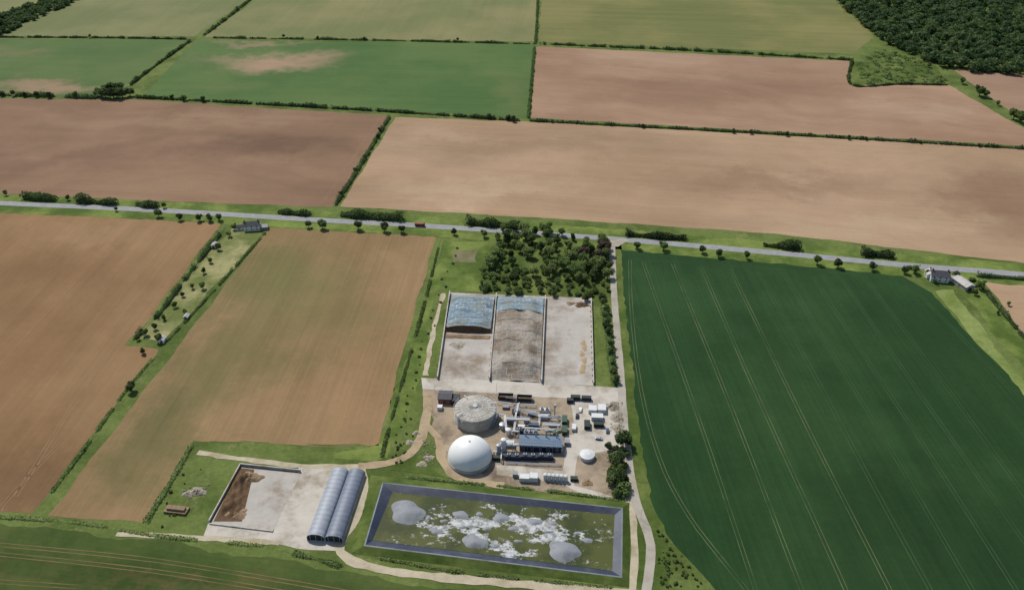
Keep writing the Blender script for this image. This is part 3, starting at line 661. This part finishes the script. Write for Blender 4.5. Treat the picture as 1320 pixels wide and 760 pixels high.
# ---------------------------------------------------------------- generic buildings
def B(px,py,h):
    p=P(px,py,h); return (p.x,p.y,0)
def box_unit(name,label,cat,px,py,L,Wd,h,m,rz=RP,group=None,units=0,doors=1,roofm=None,z=0):
    t=thing(name,label,cat,B(px,py,h),rz,group)
    mb=MB(); mb.box(0,0,.15,L-.1,Wd-.1,h-.15)
    n=int(L/.6)
    for i in range(n):
        x=-L/2+.35+i*(L-.6)/max(1,n-1)
        mb.box(x,-Wd/2,.3,.25,.12,h-.6); mb.box(x,Wd/2,.3,.25,.12,h-.6)
    mb.build('body',M[m],t)
    mb=MB()
    for sx in(-1,1):
        for sy in(-1,1): mb.box(sx*(L/2-.08),sy*(Wd/2-.08),0,.2,.2,h+.05)
        mb.box(sx*(L/2-.08),0,h-.07,.16,Wd-.1,.13)
    for sy in(-1,1): mb.box(0,sy*(Wd/2-.06),h-.06,L-.3,.16,.12)
    mb.build('frame',M[m],t)
    MB().box(0,0,h+.003,L-.45,Wd-.4,.05).build('roof',M[roofm or m],t)
    for d in range(doors): MB().box(L/2+.02,(d-.5*(doors-1))*Wd*.45,.25,.08,Wd*.4,h-.5).build('door',M[m],t)
    for u in range(units):
        x=-L/2+L*(u+.5)/units; un=MB().box(x,0,h+.06,1.8,1.5,.9).build('fan_unit',M['steel'],t); MB().cyl(x,0,h+.97,h+1.1,.6,n=12).build('fan_ring',M['dark'],un)
    return t
def building(name,label,cat,px,py,L,Wd,h,rise,wm,rm,rz=RP,wins=3,chim=0,door=True,over=.4):
    t=thing(name,label,cat,B(px,py,h+rise/2),rz)
    pr=[(-Wd/2,0),(Wd/2,0),(Wd/2,h),(0,h+rise),(-Wd/2,h)]
    mb=MB(); V=[(-L/2,a,b) for a,b in pr]+[(L/2,a,b) for a,b in pr]; mb.add(V,[(i,(i+1)%5,5+(i+1)%5,5+i) for i in range(5)]+[(0,1,2,3,4),(9,8,7,6,5)]); mb.build('wall',M[wm],t)
    mb=MB(); k=rise/(Wd/2)
    for s in (-1,1):
        y0,z0=s*(Wd/2+over),h-over*k; 
        V=[(-L/2-over,y0,z0+.05),(L/2+over,y0,z0+.05),(L/2+over,0,h+rise+.05),(-L/2-over,0,h+rise+.05)]; V+= [(a,b,c+.18) for a,b,c in V]
        mb.add(V,[(0,1,2,3),(4,5,6,7),(0,1,5,4),(1,2,6,5),(3,0,4,7)])
    rf=mb.build('roof',M[rm],t)
    for c in range(chim):
        MB().box(-L/2+1+c*(L-2),0,h+rise-.5,.9,.7,1.9).build('chimney',M['redb'],rf)
    for s in(-1,1):
        for i in range(wins):
            x=-L/2+L*(i+.5)/wins
            for zz in ((1,3.4) if h>4.5 else (1,)):
                f=MB().box(x,s*(Wd/2+.03),zz,1.3,.1,1.3).build('window',M['white'],t); MB().box(x,s*(Wd/2+.1),zz+.12,1.05,.06,1.05).build('pane',M['glass'],f)
    if door: MB().box(L/2+.04,0,0,.1,min(3,Wd*.4),min(2.6,h*.8)).build('door',M['door'],t)
    return t
t=building('engine_hall',"long hall with blue grey roof in the middle of the plant",'building',697,567,24,8,5,1.2,'navy','blue',wins=5,over=.5)
for i,x in enumerate((-9,-3,3,9)): MB().cyl(x,3.2,5.3,10.5,.45,n=12).build('flue',M['steel'],t)
for i in range(3):
    box_unit('engine_container',"dark engine container in front of the blue roofed hall, %s from the left"%ORD[i],'container',661+i*21,586,9,3,3,'navy',units=2,group='engine containers before the hall')
box_unit('switch_container',"white switch container beside the left end of the hall",'container',655,569,7,3,3,'cwhite')
box_unit('cooler_unit',"steel cooler with fans between hall and dirt yard",'cooler',684,556,8,3,2.4,'cgrey',units=3)
def vtank(label,px,py,r,h,m,name='tank',group=None,cone=.5,ladder=True):
    t=thing(name,label,'tank',B(px,py,h),RP,group)
    MB().cyl(0,0,0,h,r,n=20).build('shell',M[m],t,False)
    mb=MB()
    for z in np.linspace(.2,h-.2,4): mb.lathe([(r,z),(r+.07,z),(r+.07,z+.12),(r,z+.12)],20)
    mb.build('hoop',M['steel'],t)
    MB().lathe([(r+.1,h-.02),(r+.1,h+.1),(r*.4,h+cone),(.01,h+cone+.05)],20).build('lid',M[m],t)
    if ladder:
        mb=MB(); mb.box(r+.25,-.25,0,.06,.06,h+.8); mb.box(r+.25,.25,0,.06,.06,h+.8)
        for k in range(int(h/.5)): mb.box(r+.25,0,.3+k*.5,.05,.5,.05)
        mb.build('ladder',M['steel'],t)
    return t
for i in range(6): vtank("upright cream tank in the row right of the white cabins, %s from the left"%ORD[i],703+i*5.3,611+i*.4,1.05,4,'cwhite',group='row of upright tanks',name='upright_tank')
vtank("short round white tank alone on the concrete east of the hall",757,585,4.3,2.6,'cwhite',name='round_tank',cone=.9)
vtank("slim white silo left of the hall, taller one",649,566,1.4,9,'white',name='silo'); vtank("slim steel silo left of the hall, shorter one",643,573,1.3,7,'steel',name='silo')
vtank("small grey tank beside the digester stair",648,546,1.9,3.5,'steel',name='process_tank'); vtank("small white tank among pipes, right of the digester",655,553,1.5,4,'white',name='process_tank')
vtank("green round tank below the white containers",716,556,1.6,3.2,'greenm',name='process_tank')
box_unit('cabin',"left white cabin at the south edge of the yard",'cabin',676,613,5.5,4,3,'cwhite'); box_unit('cabin',"right white cabin at the south edge of the yard, nearest the tank row",'cabin',688,612,4.5,4.5,3.6,'cwhite')
box_unit('cabin',"small grey kiosk left of the white cabins",'cabin',664,609,2.6,2.6,2.6,'cgrey')
building('plant_shed',"red brown shed with dark roof left of the digester",'building',574,508,8,8,4,1,'redb','slate',wins=2)
box_unit('container',"dark container attached to the right of the red brown shed",'container',587,512,5,7,3.4,'dark')
box_unit('container',"small white box below the red brown shed",'container',567,523,3,3,2.4,'cwhite')
for i,(x,y) in enumerate([(652,511),(676,513)]):
    t=thing('feed_hopper',["left long dark feed hopper beside the concrete road","right long dark feed hopper beside the concrete road"][i],'hopper',P(x,y+3),RP)
    L=9.5
    mb=MB()
    for s in(-1,1): mb.add([(-L/2,s*1.2,.8),(L/2,s*1.2,.8),(L/2,s*1.9,3.2),(-L/2,s*1.9,3.2),(-L/2,s*1.35,.8),(L/2,s*1.35,.8),(L/2,s*2.05,3.2),(-L/2,s*2.05,3.2)],[(0,1,2,3),(7,6,5,4),(3,2,6,7),(0,3,7,4),(1,2,6,5)])
    mb.box(0,0,.7,L,2.5,.15)
    mb.build('trough',M['dark'],t); MB().box(L/2,0,.7,.2,3.9,2.7).build('end_plate',M['steel'],t); MB().box(-L/2,0,.7,.2,3.9,2.7).build('end_plate',M['steel'],t)
    MB().box(0,0,1.4,L-.6,2.8,.5).build('feed_load',M['soil'],t)
    for x_ in(-3.5,0,3.5): MB().box(x_,0,0,.3,2.6,.7).build('leg',M['steel'],t)
    if i==1: MB().tube([(-L/2,0,1.2),(-L/2-3,-3,4),(-L/2-6,-8,8.6)],.4,8).build('auger',M['steel'],t)
for lb,x,y,L,w,h,m,un in [
 ("black container nearest the lane in the pair by the concrete road",756,511,6,2.6,2.6,'dark',0),("dark green container left of the black one by the concrete road",742,510,6,2.6,2.6,'dgreen',0),
 ("dark container in front of the concrete road pair",735,514,4,2.6,2.4,'dark',0),
 ("white container with fans at the top of the equipment rows",702,527,6,2.5,2.6,'cwhite',2),("white container below the fan container",700,535,6,2.5,2.6,'cwhite',0),
 ("grey container left of the equipment rows",686,530,5,2.5,2.6,'cgrey',0),("blue container in the middle of the dirt yard",688,546,6,2.5,2.6,'bluebox',0),
 ("upright green container standing end-on",728,539,3,6,3,'greenm',0),("second green container below the end-on green one",728,552,3,6,2.8,'greenm',0),
 ("dark green container beside the office cabins",757,545,3.5,6,2.6,'dgreen',0),("long dark green container south of the office cabins",772,545,6,2.5,2.6,'dgreen',0),
 ("white office cabin with window, left",764,525,5,5,3,'cwhite',0),("white office cabin, right of the first",776,524,5,6,3,'cwhite',0),("white office cabin in front of the other two",770,535,7,4,2.8,'cwhite',0),
 ("grey cabinet by the pipes south of the digester",658,540,4,2.5,2.4,'cgrey',0),("white cabinet in the pipework centre",672,548,4,2,2.4,'cwhite',0),("small white cabinet right of the pipework",678,540,2.5,2.5,2.2,'cwhite',0),
 ("dark skid unit between pipework and hall",668,553,6,2.5,2,'dark',1),("small grey box right of the blue roofed hall",731,568,3,3,2.5,'cgrey',0),("low white unit right of the small grey box",740,549,2.5,5,2.2,'cwhite',0),
 ("small dark unit beside the tank row",740,615,4,2.4,2,'dgreen',0),("grey skip on the dirt yard",712,546,4.5,2.2,1.6,'cgrey',0),
 ("small dark skid right of the pipework, near the digester",665,531,3.5,2.4,2,'dark',1),("low grey skid beside the left feed hopper",652,523,4,2.4,1.8,'cgrey',0),("dark tool container at the left end of the hall",640,588,4.5,2.4,2.4,'dgreen',0)]:
    box_unit('container' if 'container' in lb else 'cabin' if 'cabin ' in lb else 'equipment_unit',lb,'container' if 'container' in lb else 'cabin' if 'cabin ' in lb else 'equipment',x,y,L,w,h,m,units=un)
def pipes(label,pts,z,r=.25,n=2,m='white'):
    w=[P(*p) for p in pts]; o=w[0].copy(); t=thing('pipe_rack',label,'pipes',o)
    w=[q-o for q in w]
    for k in range(n):
        MB().tube([(0+k*.7,k*.7,0)]+[(q.x+k*.7,q.y+k*.7,z) for q in w]+[(w[-1].x+k*.7,w[-1].y+k*.7,0)],r,6).build('pipe',M[m],t)
    for i in range(len(w)-1):
        L=(w[i+1]-w[i]).length
        for j in range(1,max(2,int(L/5))):
            q=w[i].lerp(w[i+1],j/max(2,int(L/5))); MB().box(q.x+.35,q.y+.35,0,.2,.9,z-r).build('support',M['steel'],t)
pipes("white pipe pair from the digester to the hall",[(640,540),(650,541),(652,560),(668,562)],3.5,.3)
pipes("steel pipes across the equipment rows",[(660,530),(696,541),(722,543)],2.6,.25,3,'steel')
pipes("white pipes in front of the blue roofed hall",[(650,580),(690,580),(724,582)],3.8,.32)
pipes("white pipe from the dome to the hall",[(636,585),(642,586),(652,590)],2.5,.3,1)
pipes("low steel pipe along the engine containers",[(652,598),(690,600),(722,601)],1.2,.2,2,'steel')
pipes("white pipes behind the hall roof",[(672,556),(700,558),(716,560)],3,.25,2)
pipes("thin pipes below the feed hoppers",[(640,521),(664,524),(690,525)],2,.18,2,'white')
pipes("white pipe running up the left side of the dirt yard",[(662,560),(664,540),(668,524)],2.8,.25,2)
pipes("steel pipes joining the hall to the green containers",[(705,560),(720,556),(724,545)],2.6,.22,2,'steel')
pipes("white pipes between dirt yard centre and hall",[(694,552),(695,540),(708,538)],2.4,.22,2)
pipes("bright pipe bend at the left end of the engine containers",[(646,596),(647,580),(651,574)],3.2,.35,1)
def gantry(label,px,py,L,Wd,h):
    t=thing('steel_gantry',label,'gantry',P(px,py),RP)
    n=max(2,int(L/3.5))+1
    for i in range(n):
        x=-L/2+L*i/(n-1)
        MB().tube([(x,-Wd/2,0),(x,-Wd/2,h),(x,Wd/2,h),(x,Wd/2,0)],.12,5).build('portal_frame',M['steel'],t)
    MB().box(0,0,h+.14,L,Wd*.8,.08).build('walkway',M['steel'],t)
    for s in(-1,1): MB().tube([(-L/2,s*Wd*.4,h+.2),(-L/2,s*Wd*.4,h+1.2),(L/2,s*Wd*.4,h+1.2),(L/2,s*Wd*.4,h+.2)],.06,5).build('handrail',M['white'],t)
    for i in range(3): MB().tube([(-L/2,-.6+.6*i,h-.5),(L/2,-.6+.6*i,h-.5)],.18,6).build('pipe',M['white' if i!=1 else 'steel'],t)
gantry("steel gantry with pipes between hall and engine containers",688,581,22,2,4.6)
gantry("steel gantry over the equipment, right of the digester",668,546,14,2.4,4)
gantry("short steel gantry left of the hall",653,581,7,2.2,6)
gantry("steel gantry near the green containers",711,553,10,2,3.6)
t=thing('flare_stack',"slim steel flare stack near the middle of the yard",'stack',P(715,536),0); MB().cyl(0,0,0,7,.35,n=10).build('pipe',M['steel'],t); MB().cyl(0,0,7,9,.7,n=12).build('burner_shroud',M['steel'],t); MB().box(0,0,0,1.6,1.6,.3).build('base',M['wallc'],t)
for i,(x,y,rx,ry,h,m) in enumerate([(537,558,2.5,1.8,.6,'rub'),(529,570,3,2,.5,'rub'),(553,590,3,2.4,.5,'rub'),(544,598,3,2.2,.4,'rub'),(790,524,5,5,1.6,'rub'),(796,538,4,6,1.4,'rub'),(797,552,4,5,1.2,'rub'),(757,622,3,3,.8,'heap')]):
    heap(["pale rubble heap left of the dome, topmost","pale rubble heap left of the dome, leftmost","pale rubble heap near the dome base","pale rubble heap lowest left of the dome","white scrap pile by the lane, topmost","white scrap pile by the lane, middle","white scrap pile by the lane, lowest","small earth heap at the bottom of the yard"][i],x,y,rx,ry,h,m,name='rubble_heap',rough=.6)
rk=random.Random(3)
for i in range(40):
    x,y=(rk.uniform(545,562),rk.uniform(562,602)) if i<18 else (rk.uniform(784,802),rk.uniform(516,556)) if i<30 else (rk.uniform(235,270),rk.uniform(622,645))
    p=P(x,y); mb=MB(); r=rk.uniform(.4,.9); V,Fc=lowsphere((0,0,r*.3),(r,r*.8,r*.6)); V=[(a*rk.uniform(.8,1.2),b*rk.uniform(.8,1.2),c) for a,b,c in V]; mb.add(V,Fc)
    o=mb.build('boulder',M['rub'],None,False,p); tag(o,["pale loose boulder on the grass left of the gas dome","pale lump of scrap beside the lane near the office cabins","loose boulder near the earth heap left of the manure store"][0 if i<18 else 1 if i<30 else 2],'boulder',['boulders left of the dome','scrap lumps by the lane','boulders by the earth heap'][0 if i<18 else 1 if i<30 else 2])
heap("pale brown earth heap on the grass left of the manure store",254,634,5,3.4,1.5,'rub'); heap("small earth heap left of the bigger earth heap",243,636,3,2.4,.9,'rub')
t=thing('bale_stack',"stack of brown straw bales on the grass at bottom left",'bale stack',P(228,658),R(-8))
for k in range(5): 
    for j in range(2): MB().box(-5+k*2.5,-1.3+j*2.6,0,2.4,2.5,1.3).build('bale',M['heap'],t); 
for k in range(4): MB().box(-3.7+k*2.5,0,1.31,2.4,2.5,1.2).build('bale',M['heap'],t)
wall("pale wall along the top of the manure store",(310,600),(388,608),1.8,.4,name='store_wall'); wall("pale wall along the left of the manure store",(310,600),(270,673),1.6,.4,name='store_wall'); wall("low wall along the bottom of the manure store",(270,675),(352,685),.6,.4,name='store_wall')
q=[(309,603),(328,605),(312,672),(275,672)]
tag(MB().add(*surf(q,lambda u,v:2.8*sm(0,.3,u)*sm(1,.5,u)*sm(0,.2,v)*sm(1,.6,v)*(.75+.3*math.sin(v*9)),20,40,.2,.9)).build('manure_heap',M['soil'],None,True),"long dark brown manure heap along the left wall of the store",'heap')
heap("pale brown heap at the upper left of the manure store",322,616,7,5,2.0,'heap'); heap("reddish spill in the lower left of the manure store",306,662,6,4,.8,'heap')
# sheds
A=P(419,698);Bv=P(450,611); L=(Bv-A).length; rz=math.atan2(Bv.y-A.y,Bv.x-A.x)-math.pi/2
for k,(s,m) in enumerate(((-1,'vault'),(1,'vaultd'))):
    w=9.4; d=Vector((math.cos(rz),math.sin(rz),0))*(s*(w/2+.04)); c=(A+Bv)/2+d
    t=thing('arched_shed',["left arched shed with light grey curved roof","right arched shed with darker blue grey curved roof"][k],'shed',c,rz)
    prof=[(-w/2*math.cos(a),2.2+2.9*math.sin(a)) for a in np.linspace(0,math.pi,25)]
    inn=[(x*.96,2.2+(z-2.2)*.96) for x,z in prof]
    MB().extr(prof+inn[::-1],-L/2,L/2).build('roof',M[m],t,False)
    mb=MB(); mb.box(-w/2+.1,0,0,.2,L,2.2); mb.box(w/2-.1,0,0,.2,L,2.2); mb.build('side_wall',M['wallc'],t)
    ew=[(-w/2+.25,0)]+[(x*.95,2.2+(z-2.2)*.95) for x,z in prof]+[(w/2-.25,0)]
    MB().extr(ew,L/2-.5,L/2-.3).build('end_wall',M['wallc'],t)
    MB().extr(ew,-L/2+.6,-L/2+.7).build('door',M['dark'],t)  # dark panel across the open near end, painted stand-in for its shaded interior
    mb=MB()
    for x in (-3,0,3): mb.box(x,-L/2+.4,0,.25,.2,4.2)
    mb.box(0,-L/2+.4,4.22,6.25,.2,.25); mb.build('door_frame',M['steel'],t)
# ---------------------------------------------------------------- lagoon
out=[P(478,612),P(812,647),P(812,757),P(452,713)]
cr=[P(493,621,2.2),P(803,654,2.2),P(802,744,2.2),P(469,703,2.2)]; cr2=[]
for i,c in enumerate(cr):
    e1=(cr[(i+1)%4]-c).normalized(); e2=(cr[i-1]-c).normalized(); cr2.append(c+e1*.7+e2*.7)
wt=[P(506,634,.6),P(792,663,.6),P(789,735,.6),P(480,696,.6)]
def bank(name,a,b,za,zb,m,n=30,j=.25):
    mb=MB();
    for e in range(4):
        a0,a1,b0,b1=a[e],a[(e+1)%4],b[e],b[(e+1)%4]; V=[]
        for i in range(n+1):
            t_=i/n
            for k in range(4):
                s_=k/3; p=a0.lerp(a1,t_).lerp(b0.lerp(b1,t_),s_); z=za+(zb-za)*s_; jj=j if 0<k<3 and 0<i<n else 0
                V.append((p.x,p.y,z+random.uniform(-jj,jj)))
        mb.add(V,[(i*4+k,(i+1)*4+k,(i+1)*4+k+1,i*4+k+1) for i in range(n) for k in range(3)])
    o=mb.build(name,M[m],None,True); o['kind']='structure'
bank('bund',out,cr,.03,2.2,'rough'); bank('bund_crest',cr,cr2,2.2,2.25,'rim',30,0); bank('lagoon_liner',cr2,wt,2.25,.5,'liner',40,.04)
o=MB().add([(p.x,p.y,.6) for p in wt],[(0,1,2,3)]).build('water',M['water']); o['kind']='structure'
for lb,x,y,rx,ry,h in [("largest grey membrane mound at the left end of the lagoon",525,661,9.5,8,2.0),("grey membrane mound at the right end of the lagoon",727,711,9,6,1.9),("grey membrane mound at the bottom middle of the lagoon",612,699,6.5,4.4,1.3),
 ("low mound left of the middle of the lagoon",562,685,3.6,2,.5),("low mound near the top bank of the lagoon, left",594,664,4.5,2.6,.6),("low mound near the top bank of the lagoon, middle",646,668,5,2.8,.7),("low mound near the top bank, right",690,673,4.4,2,.5)]:
    o=heap(lb,x,y,rx,ry,h,'crust','lagoon mound','lagoon_mound',n=24,rz=R(-8),rough=0,wav=.0,zo=.6,seg=10)
for i,(x,y) in enumerate([(552,668),(572,672),(579,690),(618,663),(628,682),(662,682),(668,698),(706,686),(713,675),(744,688),(757,697),(638,704),(598,680)]):
    heap("small grey crust hump floating in the lagoon, %s listed by the scum"%ORD[i],x,y,random.uniform(1.5,3),random.uniform(1,1.8),.45,'crust','lagoon mound','crust_hump',n=10,rough=0,wav=0,zo=.6,seg=4)
# ---------------------------------------------------------------- houses
building('white_cottage',"white cottage with slate roof at the top of the garden strip",'house',324,287,13,7,4.8,2.6,'white','slate',R(8),3,2)
building('cottage_outbuilding',"low white outbuilding left of the cottage",'outbuilding',308,291,6,4,2.6,1.5,'white','slate',R(12),1)
building('garage',"small grey garage right of the cottage",'garage',340,290,6,5,2.6,1.4,'cgrey','tile',R(8),1)
building('garden_shed',"small white shed halfway down the garden strip",'shed',276,314,5,4,2.4,1,'white','tile',dA,1); building('garden_shed',"pale shed at the lower end of the garden strip",'shed',209,435,5,3.5,2.4,1,'white','tile',dA,1)
building('greenhouse',"small pale greenhouse near the lower garden shed",'greenhouse',240,406,4,3,2,1,'steel','tile',dA,1)
building('white_house',"white house with grey roof at the right roadside",'house',1212,351,13,8,5,3,'white','slate',R(-10),3,2)
building('house_wing',"white lower wing left of the right roadside house",'house',1200,350,7,6,3.5,2,'white','tile',R(-100),1,1)
building('barn',"long barn with pale roof right of the white house",'barn',1243,362,14,8,3.6,1.6,'wallc','tile',R(-72),1)
building('garage',"small white garage between the white house and barn",'garage',1229,356,6,5,2.6,1.4,'white','tile',R(-10),1)
# ---------------------------------------------------------------- vehicles
def wheelset(t,xs,y,r=.5,w=.3):
    for x in xs:
        for s in(-1,1):
            wh=MB().cyl(x,r,s*y-w/2,s*y+w/2,r,n=14,axis='y').build('wheel',M['rubber'],t); MB().cyl(x,r,s*(y+.02)-w/2,s*(y+.02)+w/2,r*.5,n=10,axis='y').build('rim',M['steel'],wh)
def lorry(label,p,rz,m1,m2):
    t=thing('lorry',label,'lorry',(p.x,p.y,.2),rz)
    MB().extr([(4.5,.8),(4.5,2.2),(4.2,3.0),(2.8,3.0),(2.8,.8)],-1.15,1.15).build('cab',M[m1],t)
    MB().box(4.42,0,2.0,.14,2.0,.7).build('windscreen',M['glass'],t)
    MB().box(0,0,.8,8,2.1,.25).build('chassis',M['dark'],t)
    MB().box(-.7,0,1.1,6.6,2.4,1.5).build('body',M[m2],t); wheelset(t,(3.6,-1.8,-3.1),1.05)
def car(label,p,rz,m,group=None):
    t=thing('parked_car',label,'car',(p.x,p.y,.2),rz,group)
    MB().extr([(2.2,.35),(2.2,.8),(1.2,.95),(.6,1.45),(-1.2,1.48),(-1.9,1.0),(-2.2,.9),(-2.2,.35)],-.85,.85).build('body',M[m],t)
    MB().extr([(1.1,.97),(.6,1.38),(-1.15,1.4),(-1.75,1.0)],-.87,.87).build('window',M['glass'],t); wheelset(t,(1.4,-1.4),.75,.33,.22)
a=P(534,291);b=P(548,292)
lorry("small red lorry driving on the main road among roadside trees",P(541,291.5),math.atan2(b.y-a.y,b.x-a.x),'redp','redp')
for lb,x,y,r_,m in [("white car parked by the office cabins",748,529,R(80),'white'),("dark car parked left of the white car",744,537,R(80),'dark'),("silver car parked near the round white tank",772,566,R(-10),'steel'),("blue car on the slab below the office cabins",783,556,R(85),'bluebox')]: car(lb,P(x,y),r_,m)
for i,(x,y) in enumerate([(800,530),(812,610),(826,668),(640,505),(560,503)]):
    t=thing('lamp_post',"slim grey lamp post, %s of the plant posts"%ORD[i],'lamp post',P(x,y),0); MB().cyl(0,0,0,7,.09,.06,8).build('pole',M['steel'],t); MB().box(.5,0,6.95,1.1,.25,.12).build('lamp_head',M['steel'],t)
# ---------------------------------------------------------------- light, camera
sd=Vector((-.56,.83,0)).normalized(); el=R(52)
w=bpy.data.worlds.new("World"); bpy.context.scene.world=w; w.use_nodes=True
bg=w.node_tree.nodes['Background']; sky=w.node_tree.nodes.new('ShaderNodeTexSky'); sky.sky_type='NISHITA'; sky.sun_disc=False; sky.sun_elevation=el; sky.sun_rotation=math.atan2(sd.x,sd.y)
w.node_tree.links.new(sky.outputs[0],bg.inputs[0]); bg.inputs[1].default_value=.11
L_=bpy.data.lights.new('sun','SUN'); L_.energy=4.2; L_.angle=R(.5); L_.color=(1,.955,.885); so=bpy.data.objects.new('sun',L_); C.objects.link(so)
v=Vector((sd.x*math.cos(el),sd.y*math.cos(el),math.sin(el))); so.rotation_euler=(v).to_track_quat('Z','Y').to_euler(); so.location=v*800
cam=bpy.data.cameras.new('camera'); co=bpy.data.objects.new('camera',cam); C.objects.link(co); co.location=(0,0,H); co.rotation_euler=(math.pi/2-PT,0,0)
cam.sensor_width=36; cam.lens=36*F/1320; cam.clip_start=1; cam.clip_end=40000
sc=bpy.context.scene; sc.camera=co; sc.view_settings.view_transform='Standard'; sc.view_settings.look='None'; sc.view_settings.exposure=0
